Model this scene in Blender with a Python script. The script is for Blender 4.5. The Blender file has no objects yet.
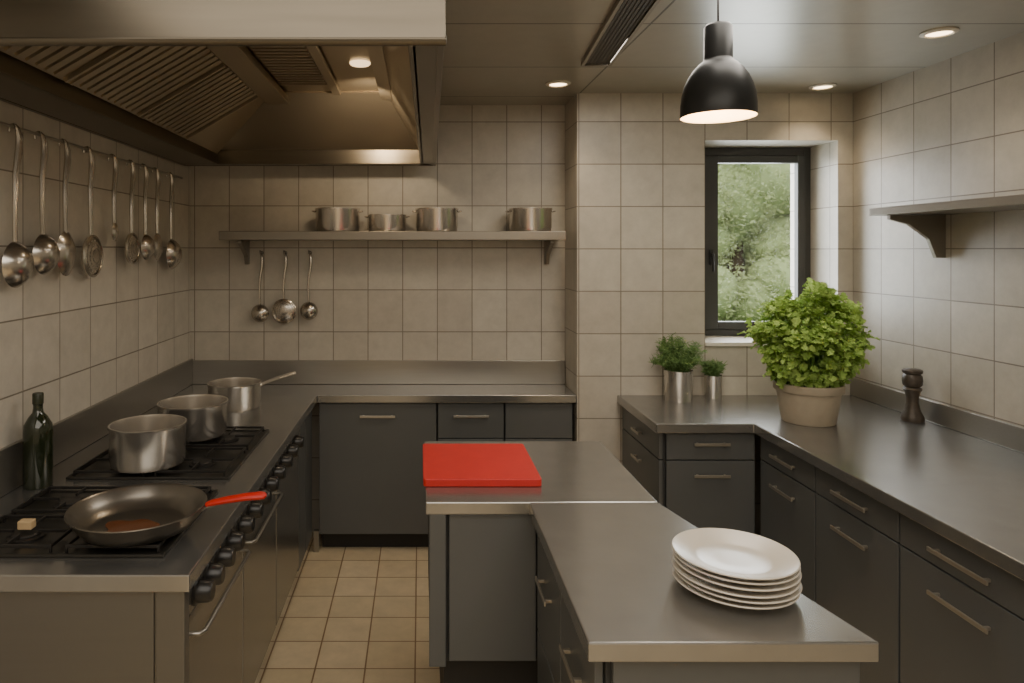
import bpy, bmesh, math, random
from mathutils import Vector, Matrix
random.seed(7)
C = bpy.context.scene.collection
pi = math.pi

# ------------------------------------------------------------ materials
def s2l(c):
    return tuple(((v/255)/12.92 if v/255 <= .04045 else ((v/255+.055)/1.055)**2.4) for v in c)+(1,)

def base(name):
    m = bpy.data.materials.new(name); m.use_nodes = True
    nt = m.node_tree; b = nt.nodes['Principled BSDF']
    return m, nt, b

def simple(name, rgb, rough=.5, metal=0., noise=0., nscale=8., bump=0., **kw):
    m, nt, b = base(name)
    col = s2l(rgb)
    b.inputs['Base Color'].default_value = col
    b.inputs['Roughness'].default_value = rough
    b.inputs['Metallic'].default_value = metal
    for k, v in kw.items(): b.inputs[k.replace('_', ' ')].default_value = v
    tc = nt.nodes.new('ShaderNodeTexCoord')
    n = nt.nodes.new('ShaderNodeTexNoise'); n.inputs['Scale'].default_value = nscale
    n.inputs['Detail'].default_value = 4
    nt.links.new(tc.outputs['Object'], n.inputs['Vector'])
    if noise > 0:
        mx = nt.nodes.new('ShaderNodeMix'); mx.data_type = 'RGBA'
        mx.inputs[6].default_value = tuple(c*(1-noise) for c in col[:3])+(1,)
        mx.inputs[7].default_value = tuple(min(1, c*(1+noise)) for c in col[:3])+(1,)
        nt.links.new(n.outputs['Fac'], mx.inputs[0])
        nt.links.new(mx.outputs[2], b.inputs['Base Color'])
    if bump > 0:
        bp = nt.nodes.new('ShaderNodeBump'); bp.inputs['Strength'].default_value = bump
        bp.inputs['Distance'].default_value = .003
        nt.links.new(n.outputs['Fac'], bp.inputs['Height'])
        nt.links.new(bp.outputs[0], b.inputs['Normal'])
    return m

def steel(name, rgb, rough=.32, grain=(2, 60, 60), metal=.85, cloud=.10, streak=.5, cscale=2.5, detail=2):
    """satin steel: constant roughness, very soft cloudy tone and faint directional grain in the tone"""
    m, nt, b = base(name)
    tc = nt.nodes.new('ShaderNodeTexCoord')
    mp = nt.nodes.new('ShaderNodeMapping'); mp.inputs['Scale'].default_value = grain
    n = nt.nodes.new('ShaderNodeTexNoise'); n.inputs['Scale'].default_value = 2; n.inputs['Detail'].default_value = 2
    n2 = nt.nodes.new('ShaderNodeTexNoise'); n2.inputs['Scale'].default_value = cscale; n2.inputs['Detail'].default_value = detail
    nt.links.new(tc.outputs['Object'], mp.inputs[0]); nt.links.new(mp.outputs[0], n.inputs['Vector'])
    nt.links.new(tc.outputs['Object'], n2.inputs['Vector'])
    mix = nt.nodes.new('ShaderNodeMix'); mix.inputs[0].default_value = streak
    nt.links.new(n2.outputs['Fac'], mix.inputs[2]); nt.links.new(n.outputs['Fac'], mix.inputs[3])
    b.inputs['Roughness'].default_value = rough
    col = s2l(rgb)
    mx = nt.nodes.new('ShaderNodeMix'); mx.data_type = 'RGBA'
    mx.inputs[6].default_value = tuple(c*(1-cloud) for c in col[:3])+(1,)
    mx.inputs[7].default_value = tuple(min(1, c*(1+cloud)) for c in col[:3])+(1,)
    nt.links.new(mix.outputs[0], mx.inputs[0]); nt.links.new(mx.outputs[2], b.inputs['Base Color'])
    b.inputs['Metallic'].default_value = metal
    return m

def tile_mat(name, w, h, ou, ov, c1, c2, grout, rough=.35, floor=False, mortar=.004, metal=0., bump=.4, cloud=.14):
    m, nt, b = base(name); L = nt.links.new; N = nt.nodes.new
    tc = N('ShaderNodeTexCoord'); sp = N('ShaderNodeSeparateXYZ'); L(tc.outputs['Object'], sp.inputs[0])
    cb = N('ShaderNodeCombineXYZ')
    def off(sock, o):
        a = N('ShaderNodeMath'); a.operation = 'SUBTRACT'; L(sock, a.inputs[0]); a.inputs[1].default_value = o; return a.outputs[0]
    if floor:
        L(off(sp.outputs[0], ou), cb.inputs[0]); L(off(sp.outputs[1], ov), cb.inputs[1])
    else:
        g = N('ShaderNodeNewGeometry'); sn = N('ShaderNodeSeparateXYZ'); L(g.outputs['Normal'], sn.inputs[0])
        ab = N('ShaderNodeMath'); ab.operation = 'ABSOLUTE'; L(sn.outputs[0], ab.inputs[0])
        gt = N('ShaderNodeMath'); gt.operation = 'GREATER_THAN'; gt.inputs[1].default_value = .5; L(ab.outputs[0], gt.inputs[0])
        mxf = N('ShaderNodeMix'); L(gt.outputs[0], mxf.inputs[0])
        L(off(sp.outputs[0], ou), mxf.inputs[2]); L(off(sp.outputs[1], ou), mxf.inputs[3])
        L(mxf.outputs[0], cb.inputs[0]); L(off(sp.outputs[2], ov), cb.inputs[1])
    br = N('ShaderNodeTexBrick'); br.offset = 0; br.squash = 1
    L(cb.outputs[0], br.inputs['Vector'])
    br.inputs['Color1'].default_value = s2l(c1); br.inputs['Color2'].default_value = s2l(c2)
    br.inputs['Mortar'].default_value = s2l(grout); br.inputs['Scale'].default_value = 1
    br.inputs['Mortar Size'].default_value = mortar; br.inputs['Mortar Smooth'].default_value = .15
    br.inputs['Brick Width'].default_value = w; br.inputs['Row Height'].default_value = h
    n = N('ShaderNodeTexNoise'); n.inputs['Scale'].default_value = 9; n.inputs['Detail'].default_value = 8; n.inputs['Roughness'].default_value = .7
    L(tc.outputs['Object'], n.inputs['Vector'])
    mr = N('ShaderNodeMapRange'); mr.inputs[1].default_value = .3; mr.inputs[2].default_value = .7
    mr.inputs[3].default_value = 1-cloud; mr.inputs[4].default_value = 1.05
    L(n.outputs['Fac'], mr.inputs[0])
    mul = N('ShaderNodeVectorMath'); mul.operation = 'SCALE'; L(br.outputs['Color'], mul.inputs[0]); L(mr.outputs[0], mul.inputs['Scale'])
    L(mul.outputs[0], b.inputs['Base Color'])
    b.inputs['Roughness'].default_value = rough; b.inputs['Metallic'].default_value = metal
    bp = N('ShaderNodeBump'); bp.invert = True; bp.inputs['Strength'].default_value = bump; bp.inputs['Distance'].default_value = .002
    L(br.outputs['Fac'], bp.inputs['Height']); L(bp.outputs[0], b.inputs['Normal'])
    return m

def emit(name, rgb, s):
    m, nt, b = base(name)
    b.inputs['Base Color'].default_value = s2l(rgb)
    b.inputs['Emission Color'].default_value = s2l(rgb); b.inputs['Emission Strength'].default_value = s
    return m

def leafmat(name, ca, cb_, tl=.3):
    m, nt, b = base(name); L = nt.links.new; N = nt.nodes.new
    g = N('ShaderNodeNewGeometry'); mx = N('ShaderNodeMix'); mx.data_type = 'RGBA'
    mx.inputs[6].default_value = s2l(ca); mx.inputs[7].default_value = s2l(cb_)
    L(g.outputs['Random Per Island'], mx.inputs[0]); L(mx.outputs[2], b.inputs['Base Color'])
    b.inputs['Roughness'].default_value = .6
    tr = N('ShaderNodeBsdfTranslucent'); L(mx.outputs[2], tr.inputs[0])
    ms = N('ShaderNodeMixShader'); ms.inputs[0].default_value = tl
    out = nt.nodes['Material Output']
    L(b.outputs[0], ms.inputs[1]); L(tr.outputs[0], ms.inputs[2]); L(ms.outputs[0], out.inputs[0])
    return m

M = {}
TC1, TC2, GR = (202, 196, 183), (191, 184, 171), (136, 127, 113)
M['t_back'] = tile_mat('tile_back', .2115, .256, -.317, 1.73, TC1, TC2, GR, mortar=.003)
M['t_left'] = tile_mat('tile_left', .25, .256, 2.69, 1.73, (212, 206, 194), (200, 194, 182), GR, mortar=.003)
M['t_rb'] = tile_mat('tile_right_back', .237, .239, .895, 1.723, TC1, TC2, GR, mortar=.003)
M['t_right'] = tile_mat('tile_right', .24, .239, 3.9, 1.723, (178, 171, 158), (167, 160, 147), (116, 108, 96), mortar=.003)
M['floor'] = tile_mat('tile_floor', .205, .198, -.02, 3.63, (222, 204, 172), (210, 192, 158), (142, 114, 84), .4, True, .0035)
M['ceil'] = tile_mat('ceiling_panel', 1.7, .64, .9, 2.70, (170, 166, 154), (163, 159, 148), (84, 79, 70), .32, True, .005, .3, cloud=.06)
M['steel'] = steel('brushed_steel', (164, 160, 152), .32)
M['shelfsteel'] = steel('shelf_steel', (146, 140, 130), .34, metal=.8)
M['brightsteel'] = steel('bright_steel', (220, 214, 204), .3, metal=.7, cloud=.02)
M['sidesteel'] = steel('dark_brushed_steel', (134, 130, 123), .34)
M['frontsteel'] = steel('range_front_steel', (142, 140, 135), .26, (60, 60, 2), .8)
M['endsteel'] = steel('range_end_steel', (116, 113, 107), .36, (2, 2, 30), .65, .06)
M['top'] = steel('worktop_steel', (164, 163, 160), .24, (2, 14, 1), .84, .20, .25, 9., 7)
M['hood'] = steel('hood_steel', (112, 105, 93), .28, (1, 1, 14), .92, .25, .8)
M['hoodin'] = steel('hood_inner_steel', (178, 166, 146), .30, (2, 2, 2), .78, .08)
M['pot'] = steel('pot_steel', (224, 219, 211), .24, (1, 1, 1), .92, .02, 0)
M['chrome'] = steel('utensil_steel', (198, 192, 182), .24, (6, 6, 2), .95, .03, 0)
M['handle'] = steel('handle_steel', (184, 178, 167), .34, (1, 1, 1), .85, .02, 0)
M['cab'] = simple('cabinet_grey', (96, 98, 98), .36, .2, .08, 3)
M['cabdark'] = simple('cabinet_carcass', (58, 59, 59), .55)
M['kick'] = simple('plinth_dark', (40, 38, 36), .6)
M['vent'] = simple('vent_louvre', (76, 72, 66), .5, .3)
M['iron'] = simple('cast_iron', (46, 44, 42), .4, .3, .2, 30, .3)
M['tray'] = simple('hob_tray_enamel', (66, 64, 60), .28, .6)
M['knob'] = simple('knob_black', (32, 31, 30), .32)
M['red'] = simple('red_plastic', (204, 44, 40), .5, 0, .08, 20, .15)
M['redh'] = simple('red_silicone', (200, 38, 26), .4)
M['plate'] = simple('white_porcelain', (214, 206, 192), .25, 0, .02)
M['clay'] = simple('beige_clay', (170, 158, 138), .75, 0, .12, 25, .3)
M['soil'] = simple('soil', (50, 36, 26), .95, 0, .4, 60, 1.)
M['pan'] = simple('pan_grey', (132, 127, 119), .28, .9, .2, 5)
M['black'] = simple('lamp_black', (50, 51, 51), .38, .3)
M['lining'] = simple('lamp_lining', (250, 225, 185), .5)
M['frame'] = simple('window_frame_grey', (62, 62, 60), .45)
M['sill'] = simple('white_sill', (225, 220, 208), .4, 0, .04)
M['wood'] = simple('pale_wood', (196, 170, 130), .6, 0, .2, 30)
M['mill'] = simple('mill_wood', (74, 65, 56), .42, .2, .4, 70, .6)
M['oil'] = simple('oil_brown', (112, 66, 38), .15, .3)
M['bglass'] = simple('bottle_glass', (36, 42, 26), .12, 0, 0, 8, 0, Coat_Weight=.5)
M['label'] = simple('bottle_foil', (46, 50, 32), .35)
M['stem'] = simple('plant_stem', (110, 146, 62), .6)
M['bark'] = simple('bark', (84, 68, 50), .9, 0, .4, 10, 1.)
M['grass'] = simple('grass', (92, 120, 56), .9, 0, .4, 3)
M['basil'] = leafmat('basil_leaf', (136, 168, 76), (182, 210, 116), .32)
M['dill'] = leafmat('dill_leaf', (86, 120, 62), (130, 160, 94))
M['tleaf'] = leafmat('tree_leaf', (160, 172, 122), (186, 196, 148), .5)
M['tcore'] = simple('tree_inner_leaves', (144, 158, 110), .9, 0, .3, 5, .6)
M['emit'] = emit('lamp_glow', (255, 220, 170), 8)
M['emit2'] = emit('hood_lamp_glow', (255, 220, 170), 2.2)
def glassmat():
    m, nt, b = base('window_glass'); L = nt.links.new
    t = nt.nodes.new('ShaderNodeBsdfTransparent'); g = nt.nodes.new('ShaderNodeBsdfGlossy'); g.inputs['Roughness'].default_value = .02
    ms = nt.nodes.new('ShaderNodeMixShader'); ms.inputs[0].default_value = .06
    L(t.outputs[0], ms.inputs[1]); L(g.outputs[0], ms.inputs[2]); L(ms.outputs[0], nt.nodes['Material Output'].inputs[0]); return m
M['glass'] = glassmat()

# ------------------------------------------------------------ mesh helpers
def box(bm, x0, x1, y0, y1, z0, z1):
    v = [bm.verts.new((x, y, z)) for z in (z0, z1) for y in (y0, y1) for x in (x0, x1)]
    for f in ((0, 2, 3, 1), (4, 5, 7, 6), (0, 1, 5, 4), (2, 6, 7, 3), (0, 4, 6, 2), (1, 3, 7, 5)):
        bm.faces.new([v[i] for i in f])

def prism(bm, poly, z0, z1):
    lo = [bm.verts.new((x, y, z0)) for x, y in poly]; hi = [bm.verts.new((x, y, z1)) for x, y in poly]
    n = len(poly)
    bm.faces.new(lo[::-1]); bm.faces.new(hi)
    for i in range(n): bm.faces.new((lo[i], lo[(i+1) % n], hi[(i+1) % n], hi[i]))

def slab(bm, pts, t):
    p = [Vector(q) for q in pts]; nrm = (p[1]-p[0]).cross(p[2]-p[0]).normalized()*t
    a = [bm.verts.new(q) for q in p]; b = [bm.verts.new(q+nrm) for q in p]
    bm.faces.new(a[::-1]); bm.faces.new(b)
    for i in range(4): bm.faces.new((a[i], a[(i+1) % 4], b[(i+1) % 4], b[i]))

def lathe(bm, prof, seg=48, c=(0, 0, 0), mat=None):
    rings = []
    for r, z in prof:
        if r < 1e-6:
            co = Vector((c[0], c[1], c[2]+z))
            rings.append([bm.verts.new(mat @ co if mat else co)])
        else:
            ring = []
            for i in range(seg):
                a = 2*pi*i/seg
                co = Vector((c[0]+r*math.cos(a), c[1]+r*math.sin(a), c[2]+z))
                ring.append(bm.verts.new(mat @ co if mat else co))
            rings.append(ring)
    for A, B in zip(rings, rings[1:]):
        for i in range(seg):
            j = (i+1) % seg
            if len(A) == 1 and len(B) == 1: break
            if len(A) == 1: bm.faces.new((A[0], B[i], B[j]))
            elif len(B) == 1: bm.faces.new((A[i], A[j], B[0]))
            else: bm.faces.new((A[i], A[j], B[j], B[i]))

def tube(bm, pts, r, seg=10, flat=1.):
    pts = [Vector(p) for p in pts]; n = len(pts)
    rs = r if isinstance(r, (list, tuple)) else [r]*n
    t0 = (pts[1]-pts[0]).normalized()
    up = Vector((0, 0, 1)) if abs(t0.z) < .9 else Vector((1, 0, 0))
    side = t0.cross(up).normalized(); rings = []
    for i, p in enumerate(pts):
        t = (pts[min(i+1, n-1)]-pts[max(i-1, 0)]).normalized()
        side = (side - t*side.dot(t)).normalized(); u = side.cross(t)
        rings.append([bm.verts.new(p+side*math.cos(2*pi*k/seg)*rs[i]+u*math.sin(2*pi*k/seg)*rs[i]*flat) for k in range(seg)])
    for A, B in zip(rings, rings[1:]):
        for i in range(seg): bm.faces.new((A[i], A[(i+1) % seg], B[(i+1) % seg], B[i]))
    bm.faces.new(rings[0][::-1]); bm.faces.new(rings[-1])

def obj(name, build, mat, parent=None, loc=(0, 0, 0), smooth=False, bevel=0., fixn=True, **props):
    bm = bmesh.new(); build(bm)
    if fixn: bmesh.ops.recalc_face_normals(bm, faces=bm.faces)
    me = bpy.data.meshes.new(name); bm.to_mesh(me); bm.free()
    if smooth:
        for p in me.polygons: p.use_smooth = True
        me.set_sharp_from_angle(angle=math.radians(40))
    mats = mat if isinstance(mat, list) else [mat]
    for x in mats: me.materials.append(M[x])
    o = bpy.data.objects.new(name, me); o.location = loc; C.objects.link(o)
    if parent: o.parent = parent
    if bevel > 0:
        md = o.modifiers.new('bevel', 'BEVEL'); md.width = bevel; md.segments = 2; md.limit_method = 'ANGLE'
    for k, v in props.items(): o[k] = v
    return o

def root(name, loc, label, category, rz=0., **props):
    e = bpy.data.objects.new(name, None); e.location = loc; e.rotation_euler[2] = rz
    e.empty_display_size = .1; C.objects.link(e); e['label'] = label; e['category'] = category
    for k, v in props.items(): e[k] = v
    return e

# ------------------------------------------------------------ room shell
S = dict(kind='structure')
ZC = 2.60
YB = -2.2
obj('floor', lambda b: box(b, -1.6, 2.7, YB-.1, 4.4, -.1, 0), 'floor', **S)
obj('ceiling', lambda b: box(b, -1.6, 2.7, YB-.1, 4.4, ZC, ZC+.1), 'ceil', **S)
obj('wall_left', lambda b: box(b, -1.6, -1.4, YB, 4.4, 0, ZC), 't_left', **S)
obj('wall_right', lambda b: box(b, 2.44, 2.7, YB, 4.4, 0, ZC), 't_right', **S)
obj('wall_back', lambda b: box(b, -1.4, .885, 4.22, 4.4, 0, ZC), 't_back', **S)
obj('wall_front', lambda b: box(b, -1.6, 2.7, YB-.1, YB, 0, ZC), 't_back', **S)
WX0, WX1, WZ0, WZ1 = 1.606, 2.355, 1.176, 2.335
def rbwall(b):
    box(b, .885, WX0, 3.9, 4.4, 0, ZC); box(b, WX1, 2.44, 3.9, 4.4, 0, ZC)
    box(b, WX0, WX1, 3.9, 4.4, 0, WZ0); box(b, WX0, WX1, 3.9, 4.4, WZ1, ZC)
obj('wall_back_window', rbwall, 't_rb', **S)
w = root('window_1', (1.98, 4.2, WZ0), 'dark grey framed casement window set in a tiled recess', 'window', **S)
def L(f, loc):
    def g(b):
        f(b); bmesh.ops.translate(b, verts=b.verts, vec=-Vector(loc))
    return g
wl = w.location.copy()
def fr(b, x0, x1, z0, z1, l, r, t, bo, y0, y1):
    box(b, x0, x0+l, y0, y1, z0, z1); box(b, x1-r, x1, y0, y1, z0, z1)
    box(b, x0+l, x1-r, y0, y1, z1-t, z1); box(b, x0+l, x1-r, y0, y1, z0, z0+bo)
obj('frame', L(lambda b: fr(b, WX0, WX1, WZ0+.025, WZ1, .10, .04, .05, .04, 4.17, 4.24), wl), 'frame', w, bevel=.004)
obj('sash', L(lambda b: fr(b, WX0+.10, WX1-.04, WZ0+.065, WZ1-.05, .085, .045, .045, .045, 4.155, 4.20), wl), 'frame', w, bevel=.004)
obj('glass', L(lambda b: box(b, WX0+.18, WX1-.08, 4.178, 4.184, WZ0+.105, WZ1-.09), wl), 'glass', w)
def whandle(b):
    box(b, 1.735, 1.755, 4.14, 4.156, 1.63, 1.72); tube(b, [(1.745, 4.15, 1.69), (1.745, 4.12, 1.69), (1.745, 4.115, 1.67), (1.745, 4.115, 1.59)], .008)
obj('handle', L(whandle, wl), 'black', w, smooth=True)
obj('trim_1', lambda b: box(b, WX0-.0, WX1, 3.885, 4.3, WZ0, WZ0+.022), 'sill', bevel=.003, **S)

# outdoors
obj('outdoor_lawn', lambda b: box(b, -8, 20, 4.4, 32, -.3, -.1), 'grass', label='green lawn outside the kitchen window', category='lawn')
def leafblob(b, c, rad, n, size):
    for _ in range(n):
        d = Vector((random.gauss(0, 1), random.gauss(0, 1), random.gauss(0, 1))).normalized()
        rr = random.uniform(.72, 1.12)
        p = Vector(c)+Vector((d.x*rad[0], d.y*rad[1], d.z*rad[2]))*rr
        u = Vector((random.gauss(0, 1), random.gauss(0, 1), random.gauss(0, 1))).normalized()
        v = u.orthogonal().normalized(); s = size*random.uniform(.6, 1.3)
        q = [p-u*s, p+v*s*.6, p+u*s, p-v*s*.6]
        b.faces.new([b.verts.new(x) for x in q])
def tree(loc, h, sc, n, nb=16, nm='tree', wide=.6):
    t = root(nm, loc, 'leafy green %s outside the window' % nm, nm, group='trees outside the window')
    if nm == 'tree':
        obj('trunk', lambda b: tube(b, [(0, 0, .02), (.05*sc, .02, h*.4), (0, .05, h*.75)], [.12*sc, .1*sc, .04*sc]), 'bark', t, smooth=True)
    blobs = []
    for k in range(nb):
        r = random.uniform(.35, .6)*sc
        z = max(r*1.2+.05, h*.08+(k+.5)/nb*.9*h)
        blobs.append(((random.uniform(-wide, wide)*sc, random.uniform(-.5, .5)*sc, z), r))
    def core(b):
        for c, r in blobs:
            bmesh.ops.create_icosphere(b, subdivisions=2, radius=r*.82, matrix=Matrix.Translation(c))
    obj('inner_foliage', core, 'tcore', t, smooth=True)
    def fol(b):
        for c, r in blobs: leafblob(b, c, (r, r, r*.9), n, .030*sc)
    obj('foliage', fol, 'tleaf', t, fixn=False)
tree((5.9, 13.0, -.1), 5.4, 1.35, 1500, 26)
tree((10.0, 13.4, -.1), 5.4, 1.35, 500, 18)
tree((1.9, 13.2, -.1), 5.4, 1.35, 500, 18)
tree((8.2, 19.2, -.1), 9., 2.9, 1100, 36, 'hedge', 1.5)

# ------------------------------------------------------------ cabinets
def bar_handle(parent, x, z, wdt, y=0., mat='handle'):
    def f(b):
        box(b, x-wdt/2, x+wdt/2, y-.026, y-.020, z-.007, z+.007)
        for s in (-1, 1): box(b, x+s*(wdt/2-.02)-.005, x+s*(wdt/2-.02)+.005, y-.021, y+.0, z-.005, z+.005)
    return obj('handle', f, mat, parent, bevel=.0015, label='brushed steel bar handle')

def cabinet(loc, rz, wd, dp, fronts, label, z0=.10, z1=.853, group=None, mat='cab'):
    r = root('base_cabinet', loc, label, 'cabinet', rz)
    if group: r['group'] = group
    obj('body', lambda b: box(b, 0, wd, .02, dp, z0, z1), 'cabdark', r)
    if dp > .1: obj('plinth', lambda b: box(b, .01, wd-.01, .07, dp-.02, 0, z0), 'kick', r)
    else: obj('plinth', lambda b: box(b, .01, wd-.01, .01, dp, 0, z0), 'kick', r)
    for (x0, x1, a, c, kind, hz, hw) in fronts:
        d = obj(kind, lambda b: box(b, x0+.003, x1-.003, 0, .019, a+.003, c-.003), mat, r, bevel=.002)
        if hz: bar_handle(d, (x0+x1)/2, hz, hw)
    return r

g1 = 'grey cabinets under the rear steel worktop'
c = cabinet((-.575, 3.93, 0), 0, .67, .285, [(0, .67, .10, .85, 'door', .775, .20)], 'dark grey base cabinet with one wide door and bar handle', group=g1)
obj('leg', lambda b: box(b, -.03, .0, .0, .03, 0, .12), 'steel', c, label='square steel leg')
cabinet((.10, 3.93, 0), 0, .378, .285, [(0, .378, .645, .85, 'drawer', .775, .2), (0, .378, .10, .645, 'door', .58, .2)], 'dark grey base cabinet with drawer above a door', group=g1)
cabinet((.483, 3.93, 0), 0, .385, .285, [(0, .385, .645, .85, 'drawer', None, 0), (0, .385, .10, .645, 'door', .58, .2)], 'dark grey base cabinet with plain drawer front beside the wall', group=g1)
cabinet((-.61, 3.47, 0), pi/2, .44, .75, [(0, .22, .10, .85, 'door', None, 0), (.22, .44, .10, .85, 'door', None, 0)], 'dark grey corner cabinet beside the cooking range', group=g1)

g2 = 'grey cabinets under the window-side worktop'
units = [(3.255, 2.80), (2.80, 2.31), (2.31, 1.76), (1.76, 1.2), (1.2, .65)]
for a, c_ in units:
    wd = a-c_-.004
    cabinet((1.60, a, 0), -pi/2, wd, .80, [(0, wd, .735, .85, 'drawer', .79, wd*.42), (0, wd, .10, .735, 'door', .655, wd*.42)],
            'dark grey base cabinet with top drawer and door below', group=g2)
cabinet((1.165, 3.28, 0), 0, .425, .6, [(0, .425, .72, .85, 'drawer', .80, .17), (0, .425, .10, .72, 'door', .65, .17)], 'dark grey base cabinet with drawer and door under the herb pots', group=g2)
cabinet((1.135, 3.885, 0), -pi/2, .60, .025, [(0, .60, .72, .85, 'drawer', .78, .12), (0, .60, .46, .72, 'drawer', .64, .12), (0, .60, .10, .46, 'drawer', .38, .12)], 'shallow grey drawer unit at the end of the counter', group=g2)

def wt(name_label, build_top, splash=None, loc=(0, 0, 0)):
    r = root('worktop', loc, name_label, 'worktop')
    obj('worktop_surface', build_top, 'top', r, bevel=.004)
    if splash: obj('backsplash', splash, 'steel', r, bevel=.002)
    return r
def lt(b):
    prism(b, [(-1.398, 1.74), (-.58, 1.74), (-.58, 3.9), (.883, 3.9), (.883, 4.218), (-1.398, 4.218)], .855, .90)
def lsp(b):
    box(b, -1.398, -1.382, 1.74, 4.218, .901, 1.055); box(b, -1.382, .883, 4.202, 4.218, .901, 1.045)
wt('brushed steel L-shaped worktop with upstand around the cooking range', lt, lsp)
def rt(b):
    prism(b, [(1.11, 3.898), (1.11, 3.25), (1.57, 3.25), (1.57, .6), (2.438, .6), (2.438, 3.898)], .855, .90)
wt('brushed steel worktop turning below the window', rt, lambda b: box(b, 2.422, 2.438, .6, 3.898, .901, 1.0))

isl = root('worktop', (.4, 2.6, .9), 'brushed steel island worktop section under the red board', 'worktop')
obj('worktop_surface', L(lambda b: box(b, .018, .772, 2.243, 2.96, .858, .90), (.4, 2.6, .9)), 'top', isl, bevel=.004)
isl2 = root('worktop', (.65, 1.8, .9), 'brushed steel flared island worktop section holding plates', 'worktop')
obj('worktop_surface', L(lambda b: prism(b, [(.35, 1.44), (.958, 1.44), (.772, 2.241), (.355, 2.241)], .858, .90), (.65, 1.8, .9)), 'top', isl2, bevel=.004)
ic = root('island_cabinet', (.4, 2.6, 0), 'grey island cabinet with plain door and recessed base', 'cabinet')
il = (.4, 2.6, 0)
obj('body', L(lambda b: box(b, .035, .755, 2.285, 2.94, .36, .857), il), 'cabdark', ic)
obj('door', L(lambda b: box(b, .095, .38, 2.262, 2.284, .372, .852), il), 'cab', ic, bevel=.003)
obj('end_panel', L(lambda b: box(b, .030, .085, 2.25, 2.284, .36, .857), il), 'cab', ic, bevel=.003)
obj('plinth', L(lambda b: box(b, .08, .72, 2.33, 2.9, 0, .36), il), 'kick', ic)
ic2 = root('island_cabinet', (.65, 1.8, 0), 'grey flared island cabinet with drawers on its side', 'cabinet')
il2 = (.65, 1.8, 0)
obj('body', L(lambda b: prism(b, [(.40, 1.49), (.93, 1.49), (.765, 2.235), (.40, 2.235)], .10, .857), il2), 'cabdark', ic2)
obj('plinth', L(lambda b: prism(b, [(.45, 1.55), (.86, 1.55), (.72, 2.2), (.45, 2.2)], 0, .10), il2), 'kick', ic2)
obj('front_panel', L(lambda b: box(b, .41, .935, 1.468, 1.488, .10, .855), il2), 'cab', ic2, bevel=.003)
for y0, y1 in ((1.50, 1.86), (1.865, 2.23)):
    d = obj('drawer', L(lambda b: box(b, .378, .398, y0, y1, .50, .85), il2), 'cab', ic2, bevel=.003)
    def hf(b):
        m_ = (y0+y1)/2
        box(b, .353, .359, m_-.08, m_+.08, .702, .716)
        for s in (-.06, .06): box(b, .358, .379, m_+s-.005, m_+s+.005, .704, .714)
    obj('handle', L(hf, il2), 'handle', d, bevel=.0015)
    obj('door', L(lambda b: box(b, .378, .398, y0, y1, .10, .495), il2), 'cab', ic2, bevel=.003)

# ------------------------------------------------------------ cooking range
rg = root('cooking_range', (-.60, 1.76, 0), 'stainless steel cooking range with black knobs and ovens', 'range', pi/2)
RW = 1.70
obj('body', lambda b: box(b, 0, RW, .03, .78, .12, .853), 'sidesteel', rg, bevel=.003)
obj('control_panel', lambda b: box(b, .035, RW, 0, .03, .765, .85), 'frontsteel', rg, bevel=.003)
obj('corner_post', lambda b: box(b, -.008, .03, -.004, .07, .0, .853), 'endsteel', rg, bevel=.003)
obj('plinth', lambda b: box(b, .04, RW-.01, .09, .7, 0, .12), 'kick', rg)
for x in (.085, .18, .29, .40, .53, .66, .79, .93, 1.07, 1.22, 1.37, 1.52):
    k = obj('knob', lambda b: lathe(b, [(0, 0), (.036, 0), (.036, .006), (.030, .010), (.027, .042), (.022, .049), (0, .049)], 24,
                                    mat=Matrix.Translation((x, 0, .808)) @ Matrix.Rotation(pi/2, 4, 'X')), 'knob', rg, smooth=True)
for x0, x1 in ((.035, .60), (.605, 1.15), (1.155, 1.70)):
    d = obj('oven_door', lambda b: box(b, x0+.003, x1-.003, .005, .03, .13, .758), 'frontsteel', rg, bevel=.004)
    if x0 < 1.0:
        def hf(b):
            tube(b, [(x0+.03, .006, .705), (x0+.03, -.018, .705), (x0+.045, -.028, .705), (x1-.045, -.028, .705), (x1-.03, -.018, .705), (x1-.03, .006, .705)], .006)
        obj('handle', hf, 'steel', d, smooth=True)
obj('end_panel', lambda b: box(b, -.006, -.001, .075, .78, .13, .85), 'endsteel', rg, bevel=.002)

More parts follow.
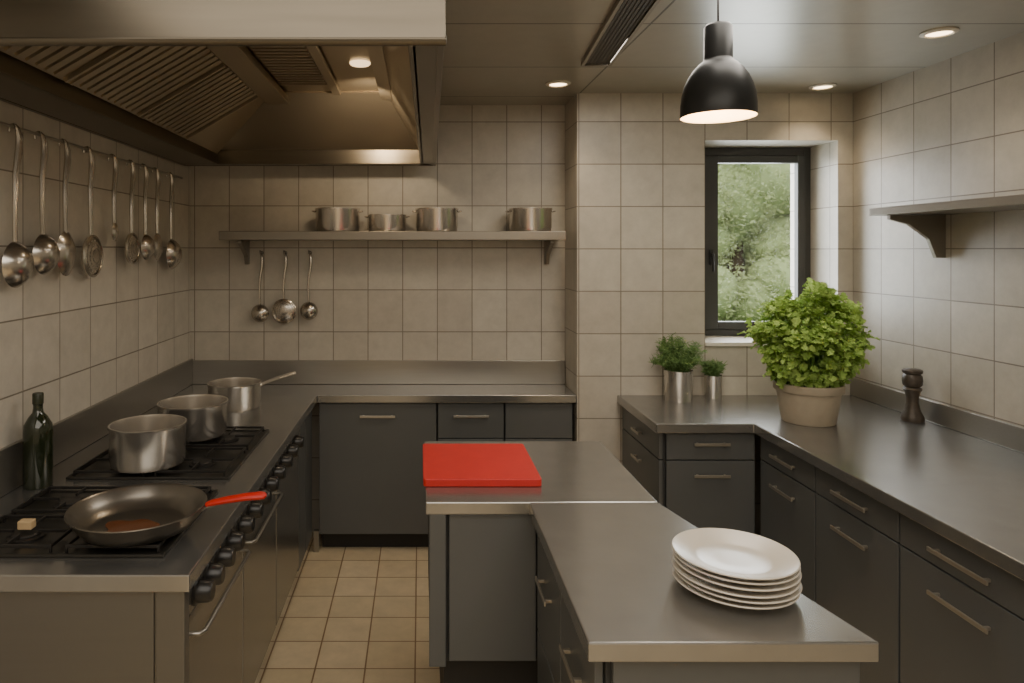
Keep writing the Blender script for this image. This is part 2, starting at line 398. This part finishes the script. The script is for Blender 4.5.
def hob(loc, wx, wy, lab):
    r = root('gas_hob', loc, lab, 'hob', group='gas hobs on the steel worktop')
    def tr(b):
        box(b, -wx/2+.012, wx/2-.012, -wy/2+.012, wy/2-.012, .0005, .004)
        for q in ((-wx/2, wx/2, -wy/2, -wy/2+.012), (-wx/2, wx/2, wy/2-.012, wy/2), (-wx/2, -wx/2+.012, -wy/2+.012, wy/2-.012), (wx/2-.012, wx/2, -wy/2+.012, wy/2-.012)):
            box(b, *q, .0005, .009)
    obj('hob_tray', tr, 'tray', r, bevel=.002)
    for i in (-1, 1):
        for j in (-1, 1):
            px, py = i*wx/4, j*wy/4; hx, hy = wx/4-.018, wy/4-.018
            def gr(b):
                t = .0035; z0, z1 = .018, .027
                box(b, px-hx, px+hx, py-hy, py-hy+2*t, z0, z1); box(b, px-hx, px+hx, py+hy-2*t, py+hy, z0, z1)
                box(b, px-hx, px-hx+2*t, py-hy+2*t, py+hy-2*t, z0, z1); box(b, px+hx-2*t, px+hx, py-hy+2*t, py+hy-2*t, z0, z1)
                box(b, px-t*.8, px+t*.8, py-hy+2*t, py-.035, z0, z1); box(b, px-t*.8, px+t*.8, py+.035, py+hy-2*t, z0, z1)
                box(b, px-hx+2*t, px-.035, py-t*.8, py+t*.8, z0, z1); box(b, px+.035, px+hx-2*t, py-t*.8, py+t*.8, z0, z1)
                for a in (-1, 1):
                    for c in (-1, 1):
                        box(b, px+a*(hx-t)-t, px+a*(hx-t)+t, py+c*(hy-t)-t, py+c*(hy-t)+t, .004, z0)
            obj('pan_support', gr, 'iron', r, bevel=.001)
            obj('burner', lambda b: lathe(b, [(0, .004), (.050, .004), (.050, .010), (.038, .012), (.038, .015), (.034, .0185), (0, .0185)], 32, c=(px, py, 0)), 'iron', r, smooth=True)
    return r
hob((-.97, 2.79, .90), .58, .66, 'black gas hob with cast iron grates under steel pots')
hob((-.97, 2.085, .90), .58, .50, 'black gas hob with cast iron grates under the frying pan')
HZ = .9275
# ------------------------------------------------------------ pots
def pot(loc, r, h, lab, handles='ears', rz=0, group=None):
    p = root('saucepan' if handles == 'long' else 'cooking_pot', loc, lab, 'pot', rz)
    if group: p['group'] = group
    obj('pot_body', lambda b: lathe(b, [(0, .0005), (r*.93, .0005), (r*.96, .006), (r*.965, .016), (r*.985, .02), (r*.985, h-.016), (r*1.02, h-.008), (r*1.02, h), (r*.975, h), (r*.965, h-.01), (r*.955, .014), (0, .01)], 64), 'pot', p, smooth=True)
    if handles == 'ears':
        for s in (-1, 1):
            def e(b):
                tube(b, [(s*r*.97, -.028, h*.86), (s*(r+.012), -.024, h*.88), (s*(r+.018), -.012, h*.885), (s*(r+.018), .012, h*.885), (s*(r+.012), .024, h*.88), (s*r*.97, .028, h*.86)], .004, 8)
            obj('handle', e, 'pot', p, smooth=True)
    elif handles == 'long':
        def e(b):
            tube(b, [(r*.96, 0, h*.84), (r+.03, 0, h*.96), (r+.09, 0, h*1.12), (r+.14, 0, h*1.22), (r+.175, 0, h*1.28), (r+.18, 0, h*1.285)], [.012, .011, .012, .013, .013, .008], 10, .7)
        obj('handle', e, 'brightsteel', p, smooth=True)
    return p
g3 = 'stainless steel pots on the range'
pot((-1.01, 2.57, HZ), .135, .148, 'straight-sided stainless steel pot on the gas hob', 'none', group=g3)
pot((-.975, 2.97, HZ), .144, .140, 'wide stainless steel pot on the rear burners', 'none', group=g3)
pot((-.965, 3.60, .9005), .135, .130, 'steel saucepan with long handle standing on worktop', handles='long', rz=.18)
g4 = 'steel pots on the wall shelf'
SHZ = 1.8255
for x, r, h in ((-.485, .130, .135), (-.194, .112, .098), (.10, .125, .135), (.65, .125, .135)):
    pot((x, 4.075, SHZ), r, h, 'low stainless steel pot on the shelf' if h < .1 else 'stainless steel pot standing on the wall shelf', rz=0., group=g4)

fp = root('frying_pan', (-.80, 1.965, HZ), 'worn grey steel frying pan with red handle on the hob', 'frying pan', .06)
obj('pan_body', lambda b: lathe(b, [(r_*.955, z_) for r_, z_ in [(0, .0005), (.135, .0005), (.15, .006), (.178, .034), (.192, .058), (.197, .062), (.196, .065), (.188, .060), (.174, .036), (.146, .009), (.132, .005), (0, .0045)]], 72), 'pan', fp, smooth=True)
obj('handle_bracket', lambda b: tube(b, [(.17, 0, .046), (.19, 0, .056), (.22, 0, .066)], [.012, .010, .009], 10, .5), 'handle', fp, smooth=True)
obj('handle', lambda b: tube(b, [(.190, 0, .062), (.205, 0, .067), (.25, 0, .075), (.30, 0, .082), (.34, 0, .085), (.354, 0, .085), (.36, 0, .085)], [.011, .014, .016, .017, .018, .015, .006], 14, .6), 'redh', fp, smooth=True, label='red silicone handle')
def oilf(b):
    n = 40; pts = [((.068+.012*math.sin(3*a)+.008*math.sin(5*a+1))*math.cos(a), (.068+.012*math.sin(3*a)+.008*math.sin(5*a+1))*math.sin(a)) for a in [2*pi*i/n for i in range(n)]]
    prism(b, pts, 0, .001)
obj('cooking_oil', oilf, 'oil', loc=(-.82, 1.95, HZ+.0052), label='thin puddle of brown oil in the frying pan', category='oil', kind='stuff')
obj('wooden_block', lambda b: box(b, -.02, .02, -.014, .014, 0, .024), 'wood', loc=(-1.115, 1.962, HZ+.0003), bevel=.003, label='small pale wooden block on the hob grate', category='block')

bt = root('bottle', (-1.322, 2.395, .9005), 'dark green glass oil bottle on the worktop edge', 'bottle')
obj('bottle_glass', lambda b: lathe(b, [(0, 0), (.044, 0), (.047, .004), (.047, .19), (.044, .215), (.03, .24), (.018, .255), (.0155, .27), (.0155, .295), (0, .295)], 40), 'bglass', bt, smooth=True)
obj('cap', lambda b: lathe(b, [(0, .285), (.018, .285), (.018, .318), (.016, .322), (0, .322)], 32), 'label', bt, smooth=True, label='dark screw cap')

# ------------------------------------------------------------ utensils
def utensil(kind, loc, rz, Lh, r, lab, group, tilt=0., hr=1.2):
    u = root({'ladle': 'ladle', 'skimmer': 'skimmer', 'spoon': 'serving_spoon'}[kind], loc, lab, kind, rz, group=group)
    u.rotation_euler[1] = tilt
    y = -.012
    wv = .014*hr
    obj('handle', lambda b: tube(b, [(0, .012, -.016), (0, .0118, .0), (0, .0085, .0066), (0, 0, .0098), (0, -.0085, .0066), (wv*.3, -.0115, -.002), (wv, y, -.03), (wv, y, -.07), (0, y, -.15), (-wv*.4, y-.002, -Lh*.7), (0, y, -Lh)],
                                    [.0038, .0038, .0038, .0038, .0038, .006*hr, .010*hr, .0105*hr, .0085*hr, .0072*hr, .007*hr], 8), 'chrome', u, smooth=True)
    R = Matrix.Translation((0, y-.003, -Lh-r*.92)) @ Matrix.Rotation(pi/2, 4, 'X')
    if kind == 'ladle':
        pr = [(0, -.55*r+.0), (.35*r, -.50*r), (.65*r, -.34*r), (.88*r, -.12*r), (r, .08*r), (.97*r, .08*r), (.85*r, -.09*r), (.63*r, -.30*r), (.34*r, -.455*r), (0, -.50*r)]
        R = Matrix.Translation((0, y-.01, -Lh-r*.92)) @ Matrix.Rotation(pi/2, 4, 'X') @ Matrix.Scale(-1, 4, (0, 0, 1))
        obj('bowl', lambda b: lathe(b, pr, 32, mat=R), 'chrome', u, smooth=True)
    elif kind == 'spoon':
        pr = [(0, -.34*r), (.3*r, -.31*r), (.6*r, -.21*r), (.85*r, -.06*r), (r, .05*r), (.97*r, .05*r), (.83*r, -.03*r), (.58*r, -.17*r), (.3*r, -.27*r), (0, -.30*r)]
        R2 = Matrix.Translation((0, y-.006, -Lh-r*.92)) @ Matrix.Rotation(pi/2, 4, 'X') @ Matrix.Scale(-1, 4, (0, 0, 1)) @ Matrix.Scale(1.2, 4, (0, 1, 0)) @ Matrix.Scale(.95, 4, (1, 0, 0))
        obj('bowl', lambda b: lathe(b, pr, 32, mat=R2), 'chrome', u, smooth=True)
    else:
        def sk(b):
            dz = lambda q: .22*r*(1-(q/r)**2)
            for rr in (.25, .45, .65, .85):
                n = 32; w_ = .075*r
                a = [[b.verts.new(R @ Vector((q*math.cos(2*pi*i/n), q*math.sin(2*pi*i/n), dz(q)*1.+z))) for i in range(n)] for q, z in ((rr*r-w_, 0), (rr*r+w_, 0), (rr*r+w_, .002), (rr*r-w_, .002))]
                for k in range(4):
                    for i in range(n): b.faces.new((a[k][i], a[k][(i+1) % n], a[(k+1) % 4][(i+1) % n], a[(k+1) % 4][i]))
            for i in range(16):
                t = 2*pi*i/16; d = Vector((math.cos(t), math.sin(t), 0)); s = Vector((-d.y, d.x, 0))*.05*r
                for q0, q1 in ((.1, .4), (.4, .7), (.7, .95)):
                    z0, z1 = Vector((0, 0, dz(q0*r))), Vector((0, 0, dz(q1*r)))
                    slab(b, [R @ (d*q0*r+s+z0), R @ (d*q1*r+s+z1), R @ (d*q1*r-s+z1), R @ (d*q0*r-s+z0)], .0015)
            lathe(b, [(0, .22*r), (.2*r, .21*r), (.2*r, .21*r+.002), (0, .22*r+.002)], 16, mat=R)
            lathe(b, [(.92*r, -.003), (1.0*r, -.004), (1.03*r, .006), (.92*r, .010), (.92*r, -.003)], 40, mat=R)
        obj('strainer_disc', sk, 'chrome', u, smooth=True)
    return u
rail = root('utensil_rail', (-1.365, 3.0, 2.13), 'thin steel rail fixed along the tiled wall', 'rail')
def railf(b):
    tube(b, [(0, -1.2, 0), (0, .97, 0)], .0055)
    for yy in (-1.1, -.1, .9): tube(b, [(-.034, yy, -.0), (0, yy, 0)], .005)
obj('rail_bar', railf, 'steel', rail, smooth=True)
gu = 'kitchen utensils hanging on the wall rail'
ks = [('ladle', 2.32, .39, .078, .02), ('ladle', 2.475, .36, .074, -.02), ('spoon', 2.64, .36, .072, .0), ('skimmer', 2.835, .36, .085, -.03), ('spoon', 3.06, .30, .035, .0),
      ('skimmer', 3.25, .34, .072, .02), ('ladle', 3.405, .34, .064, -.01), ('spoon', 3.56, .34, .060, .0), ('ladle', 3.76, .36, .082, -.01)]
lb = {'ladle': 'stainless steel ladle with deep bowl hanging from rail', 'spoon': 'stainless steel serving spoon hanging from rail', 'skimmer': 'perforated steel skimmer hanging from rail'}
for k, y, l, r, tl in ks: utensil(k, (-1.365, y, 2.13), pi/2, l, r, lb[k], gu, tl)
for k, x, l, r in (('ladle', -.964, .315, .054), ('skimmer', -.82, .285, .072), ('ladle', -.67, .30, .054)):
    hk = root('wall_hook', (x, 4.219, 1.70), 'small steel hook on the tiled wall', 'hook', group='small hooks below the shelf')
    obj('hook_body', lambda b: (tube(b, [(0, 0, 0), (0, -.029, 0), (0, -.045, .003), (0, -.05, .014)], .005, 10), lathe(b, [(0, 0), (.012, 0), (.012, .004), (0, .004)], 20, mat=Matrix.Rotation(pi/2, 4, 'X'))), 'sidesteel', hk, smooth=True)
    utensil(k, (x, 4.189, 1.70), 0, l, r, lb[k].replace('from rail', 'below the wall shelf'), 'small utensils hanging below the shelf', 0, .85)

# ------------------------------------------------------------ shelves
sh = root('wall_shelf', (-.15, 4.22, 1.80), 'long steel wall shelf holding cooking pots', 'shelf')
obj('shelf_board', lambda b: box(b, -1.0, .985, -.27, -.002, -.026, .025), 'shelfsteel', sh, bevel=.003)
for x in (-.90, .92):
    def br(b):
        t = .012
        prof = [(-.002, -.027), (-.20, -.027), (-.20, -.043), (-.16, -.06), (-.05, -.12), (-.03, -.17), (-.002, -.17)]
        A = [b.verts.new((x-t, p, q)) for p, q in prof]; B = [b.verts.new((x+t, p, q)) for p, q in prof]
        b.faces.new(A); b.faces.new(B[::-1])
        for i in range(len(prof)): b.faces.new((A[i], B[i], B[(i+1) % len(prof)], A[(i+1) % len(prof)]))
    obj('bracket', br, 'shelfsteel', sh, bevel=.002)
sh2 = root('wall_shelf', (2.44, 2.2, 1.88), 'empty steel shelf fixed on the tiled side wall', 'shelf')
obj('shelf_board', lambda b: box(b, -.30, -.002, -1.4, 1.10, 0, .035), 'shelfsteel', sh2, bevel=.003)
for y in (1.02, -.2):
    def br(b):
        t = .012
        prof = [(-.002, -.001), (-.26, -.001), (-.26, -.02), (-.17, -.045), (-.08, -.11), (-.045, -.20), (-.002, -.20)]
        A = [b.verts.new((p, y-t, q)) for p, q in prof]; B = [b.verts.new((p, y+t, q)) for p, q in prof]
        b.faces.new(A); b.faces.new(B[::-1])
        for i in range(len(prof)): b.faces.new((A[i], B[i], B[(i+1) % len(prof)], A[(i+1) % len(prof)]))
    obj('bracket', br, 'shelfsteel', sh2, bevel=.002)

# ------------------------------------------------------------ hood
hd = root('extractor_hood', (-.66, 2.8, 2.21), 'large brushed steel extractor canopy above the range', 'extractor hood')
hl = hd.location.copy()
ZT = ZC-.004
def shell(b):
    box(b, -1.385, .06, 1.62, 1.645, 2.21, ZT)
    box(b, -1.385, -1.365, 1.645, 4.05, 2.21, ZT)
    slab(b, [(.04, 1.645, 2.21), (.075, 4.05, 2.21), (.075, 4.05, ZT), (.04, 1.645, ZT)], .018)
    box(b, -1.385, .09, 4.05, 4.07, 2.21, ZT)
obj('canopy', L(shell, hl), 'hood', hd, bevel=.002)
def lip(b):
    tube(b, [(-1.38, 1.633, 2.212), (.062, 1.633, 2.212)], .014)
    box(b, -1.365, .06, 3.98, 4.049, 2.212, 2.225); box(b, -1.365, .06, 3.975, 3.985, 2.212, 2.305)
    box(b, -1.365, -1.17, 1.65, 3.975, 2.212, 2.225); box(b, -1.18, -1.165, 1.65, 3.975, 2.212, 2.29)
    prism(b, [(-.03, 1.65), (.045, 1.65), (.078, 4.04), (.0, 4.04)], 2.212, 2.224)
    slab(b, [(-.02, 1.65, 2.212), (.01, 3.97, 2.212), (.01, 3.97, 2.29), (-.02, 1.65, 2.29)], .01)
obj('grease_gutter', L(lip, hl), 'hood', hd, bevel=.002)
def liner(b):
    slab(b, [(-1.165, 1.65, 2.27), (-1.165, 3.975, 2.27), (-.75, 3.55, 2.53), (-.75, 1.65, 2.53)], -.01)
    slab(b, [(-1.165, 3.975, 2.30), (.01, 3.975, 2.30), (-.17, 3.55, 2.53), (-.75, 3.55, 2.53)], .008)
    slab(b, [(.01, 3.975, 2.28), (-.02, 1.65, 2.28), (-.17, 1.65, 2.53), (-.17, 3.55, 2.53)], .008)
    box(b, -.76, -.16, 1.65, 3.56, 2.53, 2.54)
obj('inner_liner', L(liner, hl), 'hoodin', hd)
def beams(b):
    slab(b, [(-.79, 1.65, 2.47), (-.79, 3.6, 2.47), (-.68, 3.6, 2.475), (-.68, 1.65, 2.475)], -.04)
    slab(b, [(-.44, 1.65, 2.50), (-.44, 3.5, 2.50), (-.40, 3.5, 2.50), (-.40, 1.65, 2.50)], -.02)
    slab(b, [(-.20, 1.65, 2.48), (-.20, 3.5, 2.48), (-.14, 3.5, 2.47), (-.14, 1.65, 2.47)], -.03)
obj('frame_beam', L(beams, hl), 'hoodin', hd, bevel=.003)
for (ya, yb_) in ((1.68, 2.24), (2.26, 2.82), (2.84, 3.40)):
    def ff(b):
        y = ya+.02
        a = Vector((-1.15, 0, 2.275)); e = Vector((-.80, 0, 2.48))
        while y < yb_-.03:
            p = [a+Vector((0, y, 0)), a+Vector((0, y+.034, 0)), e+Vector((0, y+.034, 0)), e+Vector((0, y, 0))]
            slab(b, p, .010)
            y += .052
        for q0, q1 in ((ya, ya+.014), (yb_-.014, yb_)):
            slab(b, [a+Vector((0, q0, -.004)), a+Vector((0, q1, -.004)), e+Vector((0, q1, -.004)), e+Vector((0, q0, -.004))], .016)
    obj('baffle_filter', L(ff, hl), 'hoodin', hd)
def f2(b):
    y = 1.75
    while y < 3.35:
        box(b, -.67, -.45, y, y+.022, 2.512, 2.528); y += .045
obj('vent_grille', L(f2, hl), 'hoodin', hd)
obj('hood_lamp', L(lambda b: lathe(b, [(0, 2.519), (.040, 2.519), (.045, 2.524), (.045, 2.5295), (0, 2.5295)], 32, c=(-.26, 3.0, 0)), hl), 'emit2', hd, smooth=True, label='small warm round hood light')

# ------------------------------------------------------------ ceiling fittings
vt = root('ceiling_vent', (.73, 2.0, ZC), 'long dark linear air vent in the ceiling', 'vent', -.077)
obj('vent_frame', lambda b: (box(b, -.070, -.056, -1.2, 1.25, -.022, -.001), box(b, .056, .070, -1.2, 1.25, -.022, -.001), box(b, -.056, .056, 1.235, 1.25, -.022, -.001), box(b, -.056, .056, -1.2, -1.185, -.022, -.001)), 'shelfsteel', vt)
def lv(b):
    box(b, -.056, .056, -1.18, 1.235, -.012, -.002)
    for i in range(7): box(b, -.050+i*.0155, -.041+i*.0155, -1.18, 1.235, -.015, -.012)
obj('louvre', lv, 'vent', vt)

def addlight(name, typ, loc, energy, color, parent=None, rot=(0, 0, 0), **kw):
    l = bpy.data.lights.new(name, typ); l.energy = energy; l.color = color
    for k, v in kw.items(): setattr(l, k, v)
    o = bpy.data.objects.new(name, l); o.location = loc; o.rotation_euler = rot; C.objects.link(o)
    if parent: o.parent = parent
    return o
WARM = (1, .78, .52)
for i, (x, y) in enumerate(((.73, 3.66), (2.165, 3.72), (2.10, 2.80))):
    d = root('downlight', (x, y, ZC), 'round recessed ceiling spotlight glowing warm', 'ceiling light', group='recessed ceiling spotlights')
    obj('trim_ring', lambda b: lathe(b, [(.045, -.001), (.065, -.001), (.066, -.006), (.05, -.012), (.045, -.008), (.045, -.001)], 40), 'sill', d, smooth=True)
    obj('lens', lambda b: lathe(b, [(0, -.006), (.046, -.006), (.046, -.002), (0, -.002)], 32), 'emit', d)
    addlight('downlight_lamp', 'SPOT', (0, 0, -.03), (10, 10, 7)[i], WARM, d, spot_size=2.0, spot_blend=.8, shadow_soft_size=.05)

pl = root('pendant_lamp', (.948, 2.2, 2.14), 'black bell-shaped metal pendant lamp on a thin cord', 'lamp')
obj('lamp_shade', lambda b: lathe(b, [(.113, 0), (.114, .004), (.1135, .04), (.110, .070), (.103, .098), (.091, .125), (.075, .150), (.058, .168), (.046, .178), (.043, .186), (.043, .285), (.036, .294), (.010, .302), (0, .302)], 64), 'black', pl, smooth=True)
obj('shade_lining', lambda b: lathe(b, [(.113, .0), (.1105, .004), (.110, .04), (.1065, .068), (.0995, .095), (.088, .121), (.072, .145), (.055, .163), (0, .168)], 64), 'lining', pl, smooth=True)
obj('bulb', lambda b: lathe(b, [(0, .03), (.018, .035), (.030, .052), (.032, .068), (.024, .088), (.014, .104), (.014, .16), (0, .16)], 32), 'emit', pl, smooth=True)
obj('cord', lambda b: tube(b, [(0, 0, .30), (0, 0, .458)], .0035), 'knob', pl, smooth=True)
obj('ceiling_rose', lambda b: lathe(b, [(0, .44), (.045, .442), (.05, .459), (0, .459)], 32), 'black', pl, smooth=True)
addlight('pendant_light', 'POINT', (0, 0, .02), 7, WARM, pl, shadow_soft_size=.03)
addlight('hood_spot', 'SPOT', (-.24+.66, 3.2-2.8, 2.40-2.21), 16, WARM, hd, rot=(math.radians(98), 0, 0), spot_size=2.0, spot_blend=1., shadow_soft_size=.04)
addlight('hood_spot', 'SPOT', (-.26+.66, 3.0-2.8, 2.47-2.21), 10, WARM, hd, rot=(0, 0, 0), spot_size=2.6, spot_blend=.9, shadow_soft_size=.05)

# ------------------------------------------------------------ board, plates, mill
def cb(b):
    n = 6; pts = []; r = .012; W, D = .41, .44
    for cx, cy, a0 in ((W/2-r, D/2-r, 0), (-W/2+r, D/2-r, pi/2), (-W/2+r, -D/2+r, pi), (W/2-r, -D/2+r, 3*pi/2)):
        for i in range(n+1):
            a = a0+pi/2*i/n; pts.append((cx+r*math.cos(a), cy+r*math.sin(a)))
    prism(b, pts, 0, .027)
obj('cutting_board', cb, 'red', loc=(.216, 2.605, .9005), bevel=.003, label='thick red plastic cutting board on the steel island', category='cutting board')
plp = [(0, .004), (.055, .004), (.075, .001), (.085, .0), (.088, .003), (.12, .013), (.150, .021), (.152, .0235), (.150, .0255), (.120, .0175), (.095, .0105), (.085, .0075), (.04, .0075), (0, .0075)]
plp = [(r_*.925, z_) for r_, z_ in plp]
for i in range(6):
    obj('dinner_plate', lambda b: lathe(b, plp, 72), 'plate', loc=(.757+.003*math.sin(i*2.3), 1.665+.003*math.cos(i*1.7), .9006+.0135*i), smooth=True,
        label='round white porcelain dinner plate in a stack', category='plate', group='stack of white dinner plates')
pm = root('pepper_mill', (2.355, 3.31, .9005), 'dark turned wooden pepper mill on the worktop', 'pepper mill')
obj('mill_body', lambda b: lathe(b, [(0, 0), (.048, 0), (.050, .010), (.046, .025), (.034, .05), (.026, .085), (.026, .115), (.033, .14), (.040, .152), (.036, .160), (0, .160)], 40), 'mill', pm, smooth=True)
obj('mill_head', lambda b: lathe(b, [(0, .1602), (.030, .161), (.040, .172), (.043, .195), (.040, .216), (.034, .224), (.042, .231), (.043, .241), (.034, .248), (0, .25)], 40), 'mill', pm, smooth=True)

# ------------------------------------------------------------ plants
def leaf(b, p, d, up, Ln, W, curl):
    d = d.normalized(); s = d.cross(up)
    if s.length < 1e-3: s = d.orthogonal()
    s.normalize(); n = s.cross(d)
    prof = [0.10, .80, .50, 1.0, .55, .62, .08]; rows = []
    m_ = len(prof)-1
    for i, w_ in enumerate(prof):
        t = i/m_; c_ = p+d*Ln*t - n*curl*Ln*(t*t)
        rows.append([b.verts.new(c_+s*(k*w_*W/2)+n*(abs(k)*W*random.uniform(-.06, .26))+d*(abs(k)*Ln*.10)) for k in (-1, 0, 1)])
    for A, B in zip(rows, rows[1:]):
        for k in range(2): b.faces.new((A[k], A[k+1], B[k+1], B[k]))
bp_ = root('potted_herb', (1.852, 3.30, .9005), 'lush bright green herb plant in beige clay pot', 'plant')
obj('flower_pot', lambda b: lathe(b, [(0, 0), (.112, 0), (.116, .004), (.138, .145), (.148, .148), (.151, .152), (.151, .182), (.147, .186), (.140, .186), (.138, .165), (0, .165)], 64), 'clay', bp_, smooth=True)
obj('soil', lambda b: lathe(b, [(0, .1655), (.1375, .1655), (.12, .172), (.05, .176), (0, .177)], 40), 'soil', bp_, smooth=True)
cl = []
for i in range(100):
    a = random.uniform(0, 2*pi); u = random.uniform(-.85, 1); rr = math.sqrt(max(0, 1-u*u))
    q = random.uniform(.68, 1.12)
    p_ = Vector((.20*q*rr*math.cos(a), .20*q*rr*math.sin(a), .40+.205*q*u))
    if p_.z < .225: p_.z = random.uniform(.22, .26)
    cl.append(p_)
for i in range(12):
    a = 2*pi*i/12; cl.append(Vector((.12*math.cos(a), .12*math.sin(a), .225)))
for px, py, pz in ((-.24, 0, .46), (-.17, -.05, .57), (.05, 0, .67), (.20, .02, .55), (.25, -.03, .40), (-.22, -.03, .34), (-.03, -.1, .64), (.22, 0, .30)):
    cl.append(Vector((px*.92, py, pz-.03)))
def stems(b):
    for c_ in cl[:60]+cl[-8:]:
        s0 = Vector((random.uniform(-.05, .05), random.uniform(-.05, .05), .17))
        mid = s0.lerp(c_, .5)+Vector((0, 0, .04))
        tube(b, [s0, mid, c_], [.004, .0035, .002], 6)
obj('stems', stems, 'stem', bp_, smooth=True)
def fol(b):
    ctr = Vector((0, 0, .34))
    for c_ in cl:
        out = (c_-ctr).normalized()
        for k in range(28):
            d = (out*1.0+Vector((random.gauss(0, .9), random.gauss(0, .9), random.gauss(0, .8)))).normalized()
            p = c_+Vector((random.gauss(0, 1), random.gauss(0, 1), random.gauss(0, .8)))*.020-out*.01
            Ln = random.uniform(.022, .047)
            leaf(b, p, d, (out+Vector((0, 0, 1.0))).normalized(), Ln, Ln*1.1, random.uniform(.1, .6))
obj('foliage', fol, 'basil', bp_, fixn=False)

def herb(loc, r, h, fr_, fz, n, lab, nm):
    q = root(nm, loc, lab, 'plant', group='herbs in steel cups by the window')
    obj('steel_cup', lambda b: lathe(b, [(0, 0), (r*.90, 0), (r*.92, .003), (r*.99, h-.004), (r, h), (r*.95, h), (r*.93, h-.02), (0, h-.02)], 48), 'pot', q, smooth=True)
    obj('soil', lambda b: lathe(b, [(0, h-.0195), (r*.925, h-.0195), (r*.5, h-.012), (0, h-.01)], 32), 'soil', q, smooth=True)
    def f(b):
        for _ in range(n):
            a = random.uniform(0, 2*pi); t = random.uniform(0, 1)**.6
            tip = Vector((fr_*t*math.cos(a), fr_*t*math.sin(a)*.6, h+fz*random.uniform(.15, 1)*(1-.30*t*t)))
            s0 = Vector((r*.6*t*math.cos(a), r*.6*t*math.sin(a), h-.015))
            mid = s0.lerp(tip, .5)+Vector((0, 0, .02))
            tube(b, [s0, mid, tip], [.0016, .0013, .0008], 4)
            for k in range(28):
                v = random.uniform(.25, 1); p = s0.lerp(mid, v*2) if v < .5 else mid.lerp(tip, v*2-1)
                d = Vector((random.gauss(0, 1), random.gauss(0, 1), random.gauss(.4, .8))).normalized()
                s = d.orthogonal().normalized()*.0024; Ln = random.uniform(.015, .036)
                b.faces.new([b.verts.new(p-s), b.verts.new(p+s), b.verts.new(p+d*Ln+s*.5), b.verts.new(p+d*Ln-s*.5)])
    obj('foliage', f, 'dill', q, fixn=False)
herb((1.405, 3.76, .9005), .076, .165, .155, .205, 130, 'feathery green herb in brushed steel cup', 'potted_dill')
herb((1.622, 3.83, .9005), .048, .125, .056, .09, 50, 'small green herb in little steel cup', 'potted_thyme')

# ------------------------------------------------------------ light, world, camera
wd = bpy.data.worlds.new('world'); bpy.context.scene.world = wd; wd.use_nodes = True
nt = wd.node_tree; bg = nt.nodes['Background']
bg.inputs[0].default_value = (.90, .93, .90, 1); bg.inputs[1].default_value = 2.5
addlight('sun', 'SUN', (0, 0, 8), 2.6, (1, .95, .82), rot=(math.radians(35), math.radians(-30), 0), angle=.5)
addlight('window_daylight', 'AREA', (2.0, 4.5, 1.85), 26, (.93, .97, 1), rot=(-pi/2, 0, 0), shape='RECTANGLE', size=.7, size_y=1.1)
NEU = (1, .915, .80)
addlight('added_fill_light', 'AREA', (.2, .3, 2.57), 38, NEU, shape='RECTANGLE', size=2.4, size_y=1.8)  # added area light for general fill, not a ceiling fixture of the kitchen
addlight('added_fill_light', 'AREA', (.4, -1.3, 2.57), 38, NEU, shape='RECTANGLE', size=2.6, size_y=1.4)  # second added fill, out of view behind the camera
addlight('added_fill_light', 'AREA', (1.1, 2.6, 2.585), 16, NEU, shape='RECTANGLE', size=.5, size_y=1.2)  # small added fill between island and window-side worktop, no fixture there

cam = bpy.data.cameras.new('camera'); co = bpy.data.objects.new('camera', cam); C.objects.link(co)
co.location = (0, 0, 1.717); co.rotation_euler = (pi/2, 0, 0)
cam.sensor_width = 36; cam.lens = 692/1024*36
cam.shift_x = (512-420)/1024; cam.shift_y = -(341.5-250)/1024
cam.clip_start = .05
bpy.context.scene.camera = co
